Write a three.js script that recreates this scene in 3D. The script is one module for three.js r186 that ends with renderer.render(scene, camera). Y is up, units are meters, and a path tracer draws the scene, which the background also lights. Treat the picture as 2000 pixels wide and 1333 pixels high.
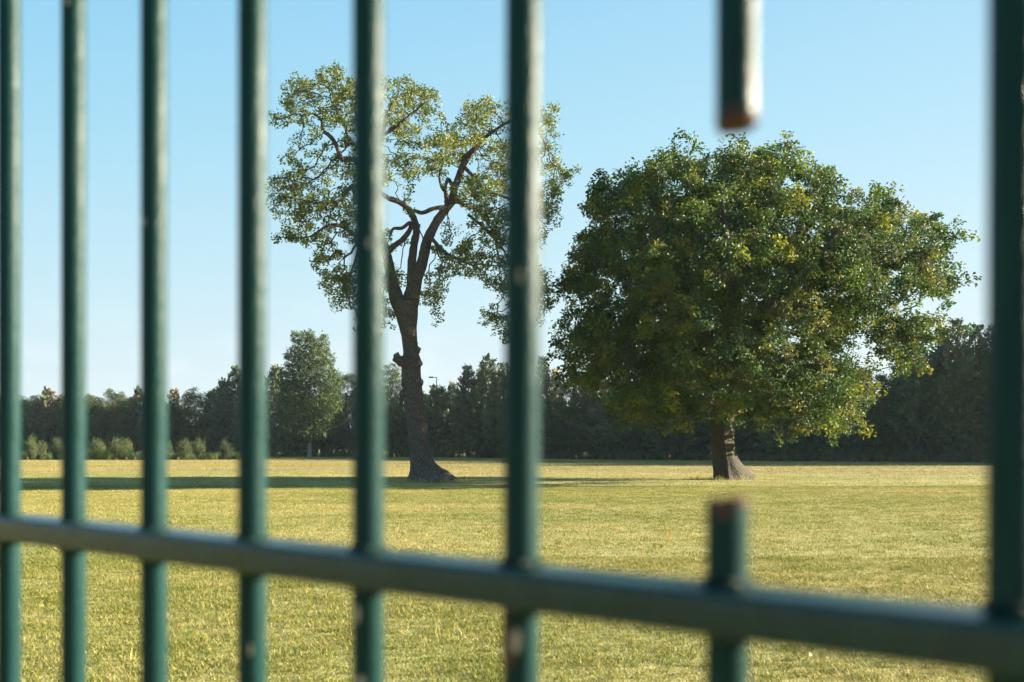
import * as THREE from 'three';
import { mergeGeometries } from 'three/addons/utils/BufferGeometryUtils.js';
import { createNoise2D, createNoise3D } from 'simplex-noise';

// ───────────────────────── camera, sky, sun, exposure ─────────────────────────
const scene = new THREE.Scene();
const F = 2200, CX = 1000, HY = 870, EYE = 1.6;             // focal length and horizon in photo pixels, eye height in metres
const camera = new THREE.PerspectiveCamera(2 * Math.atan(666.5 / F) * 180 / Math.PI, 2000 / 1333, 0.05, 3000);
camera.position.set(0, EYE, 0);
camera.lookAt(0, EYE, -10);
camera.setViewOffset(2000, 1333, 0, -(HY - 666.5), 2000, 1333);
camera.focus = 50; camera.userData.fStop = 4.6;
camera.updateProjectionMatrix(); camera.updateMatrixWorld();
const EXPOSURE = 6.2;
const SUN_EL = 13.2 * Math.PI / 180, SUN_AZ = 22 * Math.PI / 180; // height, and how far behind the picture plane it stands on the +x side
const sunDir = new THREE.Vector3(Math.cos(SUN_EL) * Math.cos(SUN_AZ), Math.sin(SUN_EL), -Math.cos(SUN_EL) * Math.sin(SUN_AZ));
{
  const W = 1024, H = 512, data = new Float32Array(W * H * 4);
  const n2 = createNoise2D(rng(77));
  const stops = [[-90, .42, .44, .34], [-2, .70, .80, .84], [0, .78, .89, .92], [3, .735, .885, .93], [8, .58, .83, .94], [15, .40, .735, .925], [22, .285, .635, .895], [40, .15, .42, .72], [90, .08, .25, .52]];
  const d = new THREE.Vector3();
  for (let j = 0; j < H; j++) for (let i = 0; i < W; i++) {
    const el = ((j + .5) / H - .5) * 180, az = ((i + .5) / W - .5) * 2 * Math.PI; // u = .5 looks along +x after three's convention
    const ce = Math.cos(el * Math.PI / 180);
    d.set(ce * Math.cos(az), Math.sin(el * Math.PI / 180), ce * Math.sin(az));
    let k = 0; while (k < stops.length - 2 && el > stops[k + 1][0]) k++;
    const a = stops[k], b = stops[k + 1], t = Math.min(1, Math.max(0, (el - a[0]) / (b[0] - a[0])));
    const c = [1, 2, 3].map((q) => a[q] + (b[q] - a[q]) * t);
    const cs = Math.max(0, d.dot(sunDir)), glow = el > -2 ? .22 * Math.pow(cs, 1.3) + .35 * Math.pow(cs, 24) : 0;
    // thin cirrus low over the horizon
    const cir = el > 0 ? Math.max(0, n2(az * 9, el * .55) * .6 + n2(az * 30 + 4, el * 1.6) * .3 - .15) * Math.exp(-Math.pow((el - 4) / 3, 2)) * .17 : 0;
    const o = (j * W + i) * 4;
    data[o] = (c[0] + glow * .9 + cir) / EXPOSURE; data[o + 1] = (c[1] + glow * .62 + cir * .7) / EXPOSURE; data[o + 2] = (c[2] + glow * .4 + cir * .5) / EXPOSURE; data[o + 3] = 1;
  }
  const sky = new THREE.DataTexture(data, W, H, THREE.RGBAFormat, THREE.FloatType);
  sky.mapping = THREE.EquirectangularReflectionMapping; sky.magFilter = sky.minFilter = THREE.LinearFilter; sky.needsUpdate = true;
  scene.background = sky; scene.environment = sky;
}
const sun = new THREE.DirectionalLight(new THREE.Color(1, .87, .67), 5);
sun.position.copy(sunDir).multiplyScalar(300); sun.target.position.set(0, 0, -60);
sun.castShadow = true; sun.shadow.mapSize.set(4096, 4096);
Object.assign(sun.shadow.camera, { left: -120, right: 120, top: 80, bottom: -80, near: 1, far: 700 });
sun.shadow.radius = 1;
scene.add(sun, sun.target);
const renderer = new THREE.WebGLRenderer({ antialias: true });
renderer.setSize(1024, 682);
renderer.toneMapping = THREE.LinearToneMapping; renderer.toneMappingExposure = EXPOSURE;
renderer.shadowMap.enabled = true;

// ───────────────────────── helpers ─────────────────────────
function rng(seed) { let a = seed >>> 0; return () => { a = (a + 0x6D2B79F5) | 0; let t = Math.imul(a ^ (a >>> 15), 1 | a); t = (t + Math.imul(t ^ (t >>> 7), 61 | t)) ^ t; return ((t ^ (t >>> 14)) >>> 0) / 4294967296; }; }
const V = (x, y, z) => new THREE.Vector3(x, y, z);
const at = (x, y, z) => V((x - CX) / F * z, EYE - (y - HY) / F * z, -z);      // photo pixel + distance along the axis -> world
const lerp = (a, b, t) => a + (b - a) * t, clamp = (v, a = 0, b = 1) => Math.min(b, Math.max(a, v));
const N2 = createNoise2D(rng(11)), N3 = createNoise3D(rng(12));
const taken = new Map();
function numbered(n) { const k = taken.get(n) || 0; taken.set(n, k + 1); return k ? `${n}_${String(k).padStart(3, '0')}` : n; }
function thing(name, label, category, pos = V(0, 0, 0), group) {
  const o = new THREE.Group(); o.name = numbered(name); o.position.copy(pos); o.userData = { label, category };
  if (group) o.userData.group = group;
  scene.add(o); return o;
}
function part(name, geo, mat, parent, kind) {
  const m = new THREE.Mesh(geo, mat); m.name = name; m.castShadow = m.receiveShadow = true;
  if (kind) m.userData.kind = kind;
  parent.add(m); return m;
}
function copies(name, geo, mat, mats, cols, parent, kind) {
  const m = new THREE.InstancedMesh(geo, mat, mats.length); m.name = name; m.castShadow = m.receiveShadow = true;
  for (let i = 0; i < mats.length; i++) { m.setMatrixAt(i, mats[i]); if (cols) m.setColorAt(i, cols[i]); }
  if (kind) m.userData.kind = kind;
  parent.add(m); return m;
}
class Tris {                                                                    // triangle soup with optional uv
  constructor() { this.p = []; this.t = []; this.i = []; }
  v(x, y, z, u = 0, w = 0) { this.p.push(x, y, z); this.t.push(u, w); return this.p.length / 3 - 1; }
  f(a, b, c) { this.i.push(a, b, c); }
  geo(flat) {
    let g = new THREE.BufferGeometry();
    g.setAttribute('position', new THREE.Float32BufferAttribute(this.p, 3)); g.setAttribute('uv', new THREE.Float32BufferAttribute(this.t, 2)); g.setIndex(this.i);
    if (flat) g = g.toNonIndexed();
    g.computeVertexNormals(); return g;
  }
}
function frame(dir) {
  const a = Math.abs(dir.y) < .9 ? V(0, 1, 0) : V(1, 0, 0), u = V(0, 0, 0).crossVectors(a, dir).normalize();
  return [u, V(0, 0, 0).crossVectors(dir, u)];
}
// a limb: smooth tube through [point, radius] pairs with a knobbly skin; lobes(t, angle) may push the skin out
function limbGeo(pts, sides = 10, per = 4, rough = .1, seed = 1, lobes) {
  const curve = new THREE.CatmullRomCurve3(pts.map((p) => p[0]), false, 'centripetal'), n = (pts.length - 1) * per, T = new Tris();
  let [u, w] = frame(curve.getTangent(0)), len = 0, prev = null; const round0 = Math.max(1, Math.round(pts[Math.min(4, pts.length - 1)][1] * 6.28 / .6));
  for (let k = 0; k <= n; k++) {
    const t = k / n, c = curve.getPoint(t), d = curve.getTangent(t), j = Math.min(pts.length - 2, Math.floor(t * (pts.length - 1))), r = lerp(pts[j][1], pts[j + 1][1], t * (pts.length - 1) - j);
    u.addScaledVector(d, -u.dot(d)).normalize(); w.crossVectors(d, u);
    if (prev) len += c.distanceTo(prev); prev = c;
    for (let s = 0; s <= sides; s++) {
      const a = s % sides / sides * 2 * Math.PI, q = r * (1 + rough * N3(Math.cos(a) * 1.3 + seed, Math.sin(a) * 1.3, len * .9 / Math.max(.3, r * 3)) + (lobes ? lobes(t, a, c) : 0));
      T.v(c.x + (u.x * Math.cos(a) + w.x * Math.sin(a)) * q, c.y + (u.y * Math.cos(a) + w.y * Math.sin(a)) * q, c.z + (u.z * Math.cos(a) + w.z * Math.sin(a)) * q, s / sides * round0, len / .9);
      if (k && s < sides) { const i = k * (sides + 1) + s, b = i - sides - 1; T.f(b, b + 1, i); T.f(b + 1, i + 1, i); }
    }
  }
  const e = T.v(prev.x, prev.y, prev.z), o = n * (sides + 1);
  for (let s = 0; s < sides; s++) T.f(o + s, o + s + 1, e);
  return T.geo();
}
// space colonisation: branches grow from seed nodes towards attractors
function colonise(seeds, attractors, { step = .3, kill = .5, reach = 6, sag = 0, iterations = 140, seed = 5, wiggle = .25, tip = .009 }) {
  const R = rng(seed), nodes = seeds.map((s) => ({ p: s.p, parent: s.parent ?? -1, r: s.r || 0, fixed: true, kids: 0 }));
  const A = attractors.map((p) => ({ p, near: -1, d: 1e9, live: true }));
  const cell = 2, grid = new Map(), key = (x, y, z) => `${Math.floor(x / cell)},${Math.floor(y / cell)},${Math.floor(z / cell)}`;
  A.forEach((a) => { const k = key(a.p.x, a.p.y, a.p.z); if (!grid.has(k)) grid.set(k, []); grid.get(k).push(a); });
  function look(i, rad) {
    const p = nodes[i].p, m = Math.ceil(rad / cell);
    for (let x = -m; x <= m; x++) for (let y = -m; y <= m; y++) for (let z = -m; z <= m; z++) {
      const g = grid.get(key(p.x + x * cell, p.y + y * cell, p.z + z * cell)); if (!g) continue;
      for (const a of g) if (a.live) { const d = a.p.distanceTo(p); if (d < a.d && d < rad) { a.d = d; a.near = i; } if (d < kill) a.live = false; }
    }
  }
  nodes.forEach((_, i) => look(i, reach));
  for (let it = 0; it < iterations; it++) {
    const pull = new Map();
    for (const a of A) if (a.live && a.near >= 0) { const v = pull.get(a.near) || V(0, 0, 0); v.addScaledVector(V(0, 0, 0).subVectors(a.p, nodes[a.near].p).normalize(), 1); pull.set(a.near, v); }
    if (!pull.size) break;
    const from = nodes.length;
    for (const [i, v] of pull) {
      if (nodes[i].kids > 5) continue;
      v.normalize(); v.x += (R() - .5) * wiggle * 2; v.y += (R() - .5) * wiggle * 2 - sag; v.z += (R() - .5) * wiggle * 2; v.normalize();
      nodes[i].kids++;
      nodes.push({ p: V(0, 0, 0).copy(nodes[i].p).addScaledVector(v, step), parent: i, r: 0, kids: 0 });
    }
    for (let i = from; i < nodes.length; i++) look(i, 2.2);
  }
  const EXP = 2.35;
  for (let i = nodes.length - 1; i >= 0; i--) { const n = nodes[i]; if (n.fixed) continue; if (!n.sum) n.sum = Math.pow(tip, EXP); n.r = Math.pow(n.sum, 1 / EXP); const q = nodes[n.parent]; if (!q.fixed) q.sum = (q.sum || 0) + n.sum; }
  return nodes;
}
function twigGeo(nodes) {
  const T = new Tris(), main = new Array(nodes.length).fill(null);
  nodes.forEach((n, i) => { if (n.parent >= 0 && (!main[n.parent] || nodes[main[n.parent]].r < n.r)) main[n.parent] = i; });
  const dir = (i) => V(0, 0, 0).subVectors(nodes[i].p, nodes[nodes[i].parent].p).normalize();
  nodes.forEach((n, i) => {
    if (n.fixed || n.parent < 0) return;
    const q = nodes[n.parent], d = dir(i), sides = n.r > .03 ? 7 : n.r > .014 ? 5 : 3;
    const d0 = q.fixed || q.parent < 0 ? d : d.clone().add(dir(n.parent)).normalize(), d1 = main[i] ? d.clone().add(dir(main[i])).normalize() : d;
    const r0 = q.fixed ? n.r * 1.5 : Math.min(q.r, n.r * 1.25), r1 = main[i] ? n.r : n.r * .5;
    const [u] = frame(d); const b = T.p.length / 3;
    for (const [c, dd, r] of [[q.p, d0, r0], [n.p, d1, r1]]) {
      const uu = u.clone().addScaledVector(dd, -u.dot(dd)).normalize(), ww = V(0, 0, 0).crossVectors(dd, uu);
      for (let s = 0; s < sides; s++) { const a = s / sides * 6.2832; T.v(c.x + (uu.x * Math.cos(a) + ww.x * Math.sin(a)) * r, c.y + (uu.y * Math.cos(a) + ww.y * Math.sin(a)) * r, c.z + (uu.z * Math.cos(a) + ww.z * Math.sin(a)) * r, s / sides, c.y * 2); }
    }
    for (let s = 0; s < sides; s++) { const e = (s + 1) % sides; T.f(b + s, b + e, b + sides + s); T.f(b + e, b + sides + e, b + sides + s); }
  });
  return T.geo();
}
// one clump of leaves: n folded blades spread through a ball
function leafClump(n, radius, len, wid, seed, flatten = .75) {
  const R = rng(seed), T = new Tris(), q = new THREE.Quaternion(), e = new THREE.Euler(), a = V(0, 0, 0);
  for (let k = 0; k < n; k++) {
    let x, y, z; do { x = R() * 2 - 1; y = R() * 2 - 1; z = R() * 2 - 1; } while (x * x + y * y + z * z > 1);
    x *= radius; y *= radius * flatten; z *= radius;
    e.set((R() - .5) * 2.2, R() * 6.283, (R() - .5) * 2.2); q.setFromEuler(e);
    const L = len * (.7 + R() * .6), w = wid * (.7 + R() * .6), fold = w * .35;
    const idx = [[0, 0, -.5], [-.5, 1, -.08], [-.34, .6, .3], [0, 0, .5], [.34, .6, .3], [.5, 1, -.08]].map(([px, up, pz]) => { a.set(px * w, up * fold, pz * L).applyQuaternion(q); return T.v(x + a.x, y + a.y, z + a.z); });
    for (let m = 1; m < 5; m++) T.f(idx[0], idx[m], idx[m + 1]);
  }
  return T.geo(true);
}
function place(p, scale, R, tilt = .6) {
  const q = new THREE.Quaternion().setFromEuler(new THREE.Euler((R() - .5) * tilt, R() * 6.283, (R() - .5) * tilt));
  return new THREE.Matrix4().compose(p, q, V(scale, scale * (.85 + R() * .3), scale));
}
const col = (r, g, b) => new THREE.Color().setRGB(r, g, b);
const mix = (a, b, t) => a.clone().lerp(b, clamp(t));

// ───────────────────────── materials ─────────────────────────
function dataTex(W, H, fn, srgb = false) {
  const d = new Uint8Array(W * H * 4);
  for (let j = 0; j < H; j++) for (let i = 0; i < W; i++) { const c = fn(i / W, j / H), o = (j * W + i) * 4; for (let k = 0; k < 3; k++) d[o + k] = clamp(Array.isArray(c) ? c[k] : c) * 255; d[o + 3] = 255; }
  const t = new THREE.DataTexture(d, W, H); t.wrapS = t.wrapT = THREE.RepeatWrapping; t.magFilter = THREE.LinearFilter; t.minFilter = THREE.LinearMipmapLinearFilter; t.generateMipmaps = true;
  if (srgb) t.colorSpace = THREE.SRGBColorSpace; t.needsUpdate = true; return t;
}
const tor = (u, v, f, s = 0) => { const a = u * 6.28318, b = v * 6.28318; return N3(Math.cos(a) * f + s, Math.sin(a) * f + Math.cos(b) * f * .6, Math.sin(b) * f * .6 + s); };
const barkH = (u, v) => { const r = Math.abs(Math.sin(u * 6.28318 * 4 + tor(u, v, 1.6, 9) * 2.2 + tor(u, v, 4, 29) * .9)); return clamp(.12 + .8 * Math.pow(r, .8) * (.75 + .5 * tor(u, v, 5, 14)) + tor(u, v, 9, 1) * .16); };
const barkBump = dataTex(256, 256, (u, v) => barkH(u, v));
const barkMap = dataTex(256, 256, (u, v) => { const h = barkH(u, v), m = tor(u, v, 1, 20); return [lerp(.20, .54, h) + m * .04, lerp(.18, .49, h) + m * .05, lerp(.165, .45, h) + m * .03]; }, true);
const bark = new THREE.MeshStandardMaterial({ map: barkMap, bumpMap: barkBump, bumpScale: .06, roughness: .95 });
const barkMoss = new THREE.MeshStandardMaterial({ color: col(.52, .58, .42), map: barkMap, bumpMap: barkBump, bumpScale: .06, roughness: .95 });
const twigMat = new THREE.MeshStandardMaterial({ color: col(.066, .054, .046), roughness: .95 });
const cutWood = new THREE.MeshStandardMaterial({ color: col(.20, .165, .13), roughness: .95 });
const leafMat = (rough = .6, tr = .42) => new THREE.MeshPhysicalMaterial({ color: 0xffffff, roughness: rough, transmission: tr, thickness: 0, side: THREE.DoubleSide, specularIntensity: .28 });
const denseLeaf = leafMat(.62, .55), oakLeaf = leafMat(.62, .45), coniferLeaf = new THREE.MeshStandardMaterial({ color: 0xffffff, roughness: .85, side: THREE.DoubleSide }), shrubLeaf = leafMat(.65, .4);
const grassMat = leafMat(.75, .35);

// ───────────────────────── ground ─────────────────────────
const GREEN = col(.190, .218, .028), STRAW = col(.40, .335, .10), DRY = col(.45, .37, .16);
const TAN_DIM = col(.245, .172, .056);  // tan hay colour, darkened to pull down the far brightness
const parchedDimmed = (x, z) => clamp((z - 60 + N2(x * .05, z * .08) * 12 + N2(x * .3, z * .3) * 5) / 3) * (.45 + .35 * N2(x * .09 + 3, z * .2)); // unmown tan hay by the trees, colour also darkened to dim overlit far grass
function dryness(x, z) {                                                        // 0 green .. 1 straw, in world metres (z = distance)
  const s = N2(x * .035, z * .11) * .38 + N2(x * .11 + 9, z * .33) * .28 + N2(x * .5, z * .9 + 5) * .18;
  return clamp(.38 + s);
}
{
  const xs = [], zs = [];
  for (let x = -900; x < -110; x += 79) xs.push(x); for (let x = -110; x <= 110; x += 1.25) xs.push(x); for (let x = 160; x <= 900; x += 74) xs.push(x);
  for (let z = -300; z < 0; z += 30) zs.push(z); for (let z = 0; z <= 170; z += 1.25) zs.push(z); for (let z = 200; z <= 1800; z += 100) zs.push(z);
  const g = new THREE.BufferGeometry(), p = [], c = [], uv = [], ix = [];
  const SOIL = col(.16, .125, .06);
  zs.forEach((z) => xs.forEach((x) => { p.push(x, 0, -z); uv.push(x / 3, z / 3); const k = mix(mix(mix(GREEN, STRAW, .25 + .75 * dryness(x, z)), SOIL, .12), TAN_DIM, parchedDimmed(x, z)); c.push(k.r, k.g, k.b); }));
  const w = xs.length; for (let j = 0; j + 1 < zs.length; j++) for (let i = 0; i + 1 < w; i++) { const a = j * w + i; ix.push(a, a + 1, a + w, a + 1, a + w + 1, a + w); }
  g.setAttribute('position', new THREE.Float32BufferAttribute(p, 3)); g.setAttribute('color', new THREE.Float32BufferAttribute(c, 3)); g.setAttribute('uv', new THREE.Float32BufferAttribute(uv, 2)); g.setIndex(ix); g.computeVertexNormals();
  const R = rng(40);
  const map = dataTex(512, 512, (u, v) => { const s = .82 + tor(u, v, 6, 2) * .12 + tor(u, v, 18, 7) * .12 + (R() - .5) * .3; return [s, s, s * .97]; });
  const bump = dataTex(512, 512, (u, v) => .5 + tor(u, v, 22, 4) * .3 + (R() - .5) * .5);
  const m = part('ground', g, new THREE.MeshStandardMaterial({ vertexColors: true, map, bumpMap: bump, bumpScale: .012, roughness: 1 }), scene);
  m.userData = { kind: 'structure', label: 'mown dry grass field reaching to the far row of trees', category: 'field' };
}
// mown grass as blades, finer close by
{
  const turf = new THREE.Group(); turf.name = 'grass'; turf.userData = { kind: 'stuff', label: 'short mown grass, part green and part straw, on the field', category: 'grass' }; scene.add(turf);
  function tuft(n, radius, hgt, wid, seed, lean = .9) {
    const R = rng(seed), T = new Tris();
    for (let k = 0; k < n; k++) {
      const a = R() * 6.283, r = Math.sqrt(R()) * radius, x = Math.cos(a) * r, z = Math.sin(a) * r, b = R() * 6.283, h = hgt * (.5 + R() * .7), l = h * lean * R(), w = wid * (.7 + R() * .6) / 2, c = Math.cos(b + 1.57 + (R() - .5)) * w, s = Math.sin(b + 1.57 + (R() - .5)) * w;
      const i0 = T.v(x - c, 0, z - s), i1 = T.v(x + c, 0, z + s), i2 = T.v(x - c * .7 + Math.cos(b) * l * .35, h * .6, z - s * .7 + Math.sin(b) * l * .35), i3 = T.v(x + c * .7 + Math.cos(b) * l * .35, h * .6, z + s * .7 + Math.sin(b) * l * .35), i4 = T.v(x + Math.cos(b) * l, h * .97, z + Math.sin(b) * l);
      T.f(i0, i1, i2); T.f(i1, i3, i2); T.f(i2, i3, i4);
    }
    return T.geo(true);
  }
  const R = rng(404);
  function sow(z0, z1, density, geos, sc) {
    const bins = geos.map(() => [[], []]);
    const area = .46 * (z1 * z1 - z0 * z0) + 5 * (z1 - z0), n = Math.round(area * density);
    for (let k = 0; k < n; k++) {
      let z, hw; do { z = lerp(z0, z1, R()); hw = .46 * z + 2.5; } while (R() > hw / (.46 * z1 + 2.5));
      const x = (R() * 2 - 1) * hw, dry = dryness(x, z), b = Math.floor(R() * geos.length);
      let c = R() < dry * .8 + .05 ? mix(STRAW, DRY, R() * R()) : mix(GREEN, col(.21, .21, .04), R());
      if (R() < .006) c = col(.56, .47, .27);
      if (R() < parchedDimmed(x, z)) c = mix(TAN_DIM, c, R() * .45);
      c.multiplyScalar(.87 + R() * .26);
      bins[b][0].push(place(V(x, 0, -z), sc * (.75 + R() * .5) * (1 + .25 * N2(x * .8, z * .8)), R, .25)); bins[b][1].push(c);
    }
    bins.forEach((v, i) => copies('grass_blades', geos[i], grassMat, v[0], v[1], turf, 'stuff'));
  }
  sow(6.2, 16, 400, [tuft(9, .06, .026, .0050, 1, 2.2), tuft(9, .07, .024, .0055, 2, 3), tuft(7, .05, .036, .0045, 3, 1.6)], 1);
  sow(16, 44, 105, [tuft(10, .12, .030, .0075, 4, 2), tuft(10, .13, .027, .0080, 5, 2.4)], 1);
  sow(44, 160, 13, [tuft(9, .24, .034, .015, 6, 1.6), tuft(9, .26, .030, .016, 7, 2)], 1);
  // longer uncut stalks in streaks further out
  const mats = [], cols = []; const tall = tuft(7, .10, .20, .008, 8, .7);
  for (let k = 0; k < 5200; k++) { const z = lerp(60, 112, Math.pow(R(), .8)), x = (R() * 2 - 1) * (.46 * z + 2); if (N2(x * .06 + 40, z * .3) < .28) continue; mats.push(place(V(x, 0, -z), .7 + R() * .6, R, .2)); cols.push(mix(TAN_DIM, DRY, R() * .6)); }
  for (let k = 0; k < 900; k++) { const z = lerp(8, 40, R()), x = (R() * 2 - 1) * (.46 * z + 2); if (N2(x * .2 + 4, z * .4) < .1) continue; mats.push(place(V(x, 0, -z), .35 + R() * .3, R, .3)); cols.push(mix(STRAW, DRY, R())); }
  for (const [tx, ty, rr] of [[834, 942, 1.25], [1427, 937, 1.35]]) { const c = at(tx, ty, EYE * F / (ty - HY)); for (let k = 0; k < 170; k++) { const a = R() * 6.283, d = rr * (.55 + R() * .75); mats.push(place(V(c.x + Math.cos(a) * d * 1.2, 0, c.z + Math.sin(a) * d), .5 + R() * .7, R, .4)); cols.push(mix(STRAW, DRY, R())); } }
  copies('grass_stalks', tall, grassMat, mats, cols, turf, 'stuff');
}

// ───────────────────────── the tall pruned oak ─────────────────────────
const oakClumps = [leafClump(18, .27, .135, .085, 21), leafClump(17, .30, .125, .08, 22), leafClump(20, .25, .14, .09, 23)];
function dress(tree, nodes, R, { prob, thin, scale, colour, offset, clumps = oakClumps, mat = oakLeaf }) {
  const bins = clumps.map(() => [[], []]);
  for (const n of nodes) {
    if (n.fixed || n.r > thin || R() > (n.kids ? prob : Math.min(1, prob * 1.8))) continue;
    const p = n.p.clone().add(V((R() - .5) * .35, (R() - .5) * .3, (R() - .5) * .35)), b = Math.floor(R() * clumps.length);
    bins[b][0].push(place(p.clone().sub(offset), scale * (.7 + R() * .6), R, 1.2)); bins[b][1].push(colour(p, R));
  }
  bins.forEach((v, i) => v[0].length && copies('crown', clumps[i], mat, v[0], v[1], tree, 'stuff'));
  return bins.reduce((s, v) => s + v[0].length, 0);
}
function seedsOf(limbs, from = 0) {                                             // fixed nodes along traced limbs
  const out = [];
  limbs.forEach(({ pts, start = 0 }) => { const c = new THREE.CatmullRomCurve3(pts.map((p) => p[0]), false, 'centripetal'), n = Math.ceil(c.getLength() / .35); for (let k = Math.round(n * start); k <= n; k++) out.push({ p: c.getPoint(k / n) }); });
  return out;
}
function limbFrom(list, z0, px) { return list.map(([x, y, r, dz = 0]) => [at(x, y, z0 + dz), r / px]); }
{
  const z0 = 48.9, px = F / z0, base = at(834, 942, z0); base.y = 0;
  const tree = thing('oak_tree', 'tall thin-crowned oak with dark leaning trunk and knobbly cut stubs', 'tree', base);
  const L = (a) => limbFrom(a, z0, px), loc = (pts) => pts.map(([p, r]) => [p.clone().sub(base), r]);
  const trunk = L([[834, 948, 31], [832, 938, 27], [828, 925, 23.5], [823, 905, 20.5], [819, 875, 18.5], [814, 824, 18.5], [807, 773, 19.5], [803, 735, 18.5], [804, 709, 17.5], [802, 684, 14.5], [799, 655, 15.5], [796, 628, 19.5], [793, 606, 23], [791, 588, 25]]);
  part('trunk', limbGeo(loc(trunk), 26, 5, .07, 1, (t, a, c) => { const f = Math.pow(clamp(1 - c.y / 1.7), 2.2); return f * (.12 + .5 * Math.pow(Math.max(0, Math.cos(a * 4 + .6)), 3)) + f * f * .3 * Math.pow(Math.max(0, Math.cos(a * 9 + 2)), 4) + f * .45 * Math.pow(Math.max(0, Math.cos(a - 1.57)), 3) + .035 * N3(Math.cos(a) * 3, Math.sin(a) * 3, c.y * 2.2) + (c.y > 4.2 && c.y < 6 ? .12 * Math.max(0, N3(Math.cos(a) * 1.7 + 5, Math.sin(a) * 1.7, c.y * 2.4)) : 0); }), bark, tree);
  const limbs = [
    { pts: L([[786, 612, 17], [772, 572, 13.5], [762, 530, 10], [755, 495, 9], [740, 455, 8.5, .4], [724, 415, 8, .8], [716, 370, 7.5, 1], [716, 330, 7, .8], [728, 295, 6, .5], [745, 270, 5, .2], [752, 235, 3.6], [765, 205, 2.4]]), start: .35 },
    { pts: L([[797, 605, 18], [803, 566, 11], [804, 520, 8.5], [808, 480, 7.6], [813, 452, 7], [807, 425, 6.5], [796, 406, 6, -.3], [776, 393, 5.4, -.6], [757, 386, 4.6, -.9], [738, 372, 3.6, -1.2], [728, 350, 2.6, -1.5]]), start: .45 },
    { pts: L([[801, 600, 15], [812, 550, 12.5], [824, 514, 11], [834, 472, 9.5], [850, 438, 9], [868, 412, 8.2, .3], [882, 393, 8, .5], [887, 370, 7.2, .6], [896, 345, 7, .7], [906, 320, 6.6, .8], [917, 302, 6.2, .9], [930, 290, 4.6, .9], [946, 270, 3.8, .9], [966, 255, 3.2, .8], [990, 240, 2.8, .6], [1020, 236, 2.2, .2], [1055, 250, 1.7]]), start: .35 },
    { pts: L([[752, 497, 6, .1], [768, 482, 6, -.2], [788, 466, 5.4, -.5], [802, 446, 4.8, -.5], [800, 436, 4, -.8], [784, 446, 3.4, -1], [768, 447, 3, -1.2], [761, 462, 2.2, -1.3]]), start: .3 },
    { pts: L([[718, 360, 6, 1], [705, 330, 6, .6], [692, 312, 5.4, .2], [667, 310, 5, -.2], [657, 284, 4.4, -.4], [644, 266, 4, -.5], [630, 254, 3.4, -.6], [628, 236, 2.8, -.6], [612, 222, 2.2, -.7], [594, 226, 1.8, -.8]]), start: .3 },
    { pts: L([[717, 345, 5, 1], [700, 290, 4, 1.6], [682, 276, 3.6, 1.8], [674, 248, 3, 2], [662, 230, 2.5, 2.1], [655, 195, 1.8, 2.2]]), start: .3 },
    { pts: L([[742, 460, 6, .4], [715, 462, 5, .2], [692, 458, 4.4, -.4], [668, 442, 3.8, -1], [641, 441, 3, -1.4], [616, 456, 2, -1.6], [599, 464, 1.3, -1.7], [566, 462, .9, -1.8], [533, 469, .6, -1.9]]), start: .2 },
    { pts: L([[716, 385, 5, 1], [690, 362, 4, .2], [660, 394, 3.2, -.6], [628, 398, 2.4, -1.2], [590, 390, 1.8, -1.6], [556, 384, 1.3, -1.8]]), start: .3 },
    { pts: L([[872, 405, 5, .4], [845, 408, 4.2, -.6], [824, 416, 3.8, -1.1], [806, 412, 3, -1.5], [800, 424, 2, -1.6]]), start: .2 },
    { pts: L([[884, 388, 4.6, .5], [905, 400, 3.6, 1.4], [930, 410, 3, 2.2], [948, 430, 2.5, 2.8], [965, 460, 2, 3.2], [972, 495, 1.5, 3.4]]), start: .2 },
    { pts: L([[888, 372, 4.4, .6], [875, 350, 3.6, -.5], [866, 372, 2.6, -1.2], [858, 345, 2.4, -1.6], [868, 310, 2, -2]]), start: .2 },
    { pts: L([[905, 325, 4.2, .8], [925, 345, 3.4, -.6], [950, 372, 2.8, -1.6], [985, 385, 2.2, -2.4], [1020, 400, 1.7, -2.8], [1055, 410, 1.2, -3]]), start: .2 },
    { pts: L([[915, 420, 3, 1.8], [950, 450, 2.2, .8], [990, 500, 1.8, -.4], [1005, 560, 1.4, -1], [1002, 610, 1, -1.2]]), start: .2 },
    { pts: L([[724, 300, 4, .6], [700, 240, 3, -1], [690, 200, 2.2, -1.6], [680, 165, 1.5, -2]]), start: .3 },
    { pts: L([[752, 262, 3.6, .2], [775, 245, 3, -1], [805, 222, 2.2, -1.8], [830, 200, 1.5, -2.2]]), start: .2 },
    { pts: L([[720, 420, 4.5, .8], [705, 470, 3.4, -1], [690, 520, 2.4, -1.8], [672, 560, 1.6, -2.2]]), start: .2 },
    { pts: L([[840, 462, 4, 0], [865, 490, 3, -1.4], [890, 505, 2.2, -2.2], [925, 520, 1.5, -2.6]]), start: .2 },
  ];
  limbs.forEach((l, i) => part('limb', limbGeo(loc(l.pts), 10, 4, .16, 10 + i), bark, tree));
  // sawn and broken stubs
  const stub = (list, seed) => { const pts = L(list), m = part('cut_stub', limbGeo(loc(pts), 9, 4, .22, seed), bark, tree), e = pts[pts.length - 1][0].clone().sub(base), d = e.clone().sub(pts[pts.length - 2][0].clone().sub(base)).normalize();
    const g = new THREE.CylinderGeometry(pts[pts.length - 1][1] * .82, pts[pts.length - 1][1] * .86, .03, 10); g.applyQuaternion(new THREE.Quaternion().setFromUnitVectors(V(0, 1, 0), d)); g.translate(e.x, e.y, e.z); part('cut_face', g, cutWood, m); };
  stub([[800, 716, 13], [788, 708, 11, -.3], [779, 702, 8.5, -.5], [773, 692, 6.5, -.6]], 31);
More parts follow.
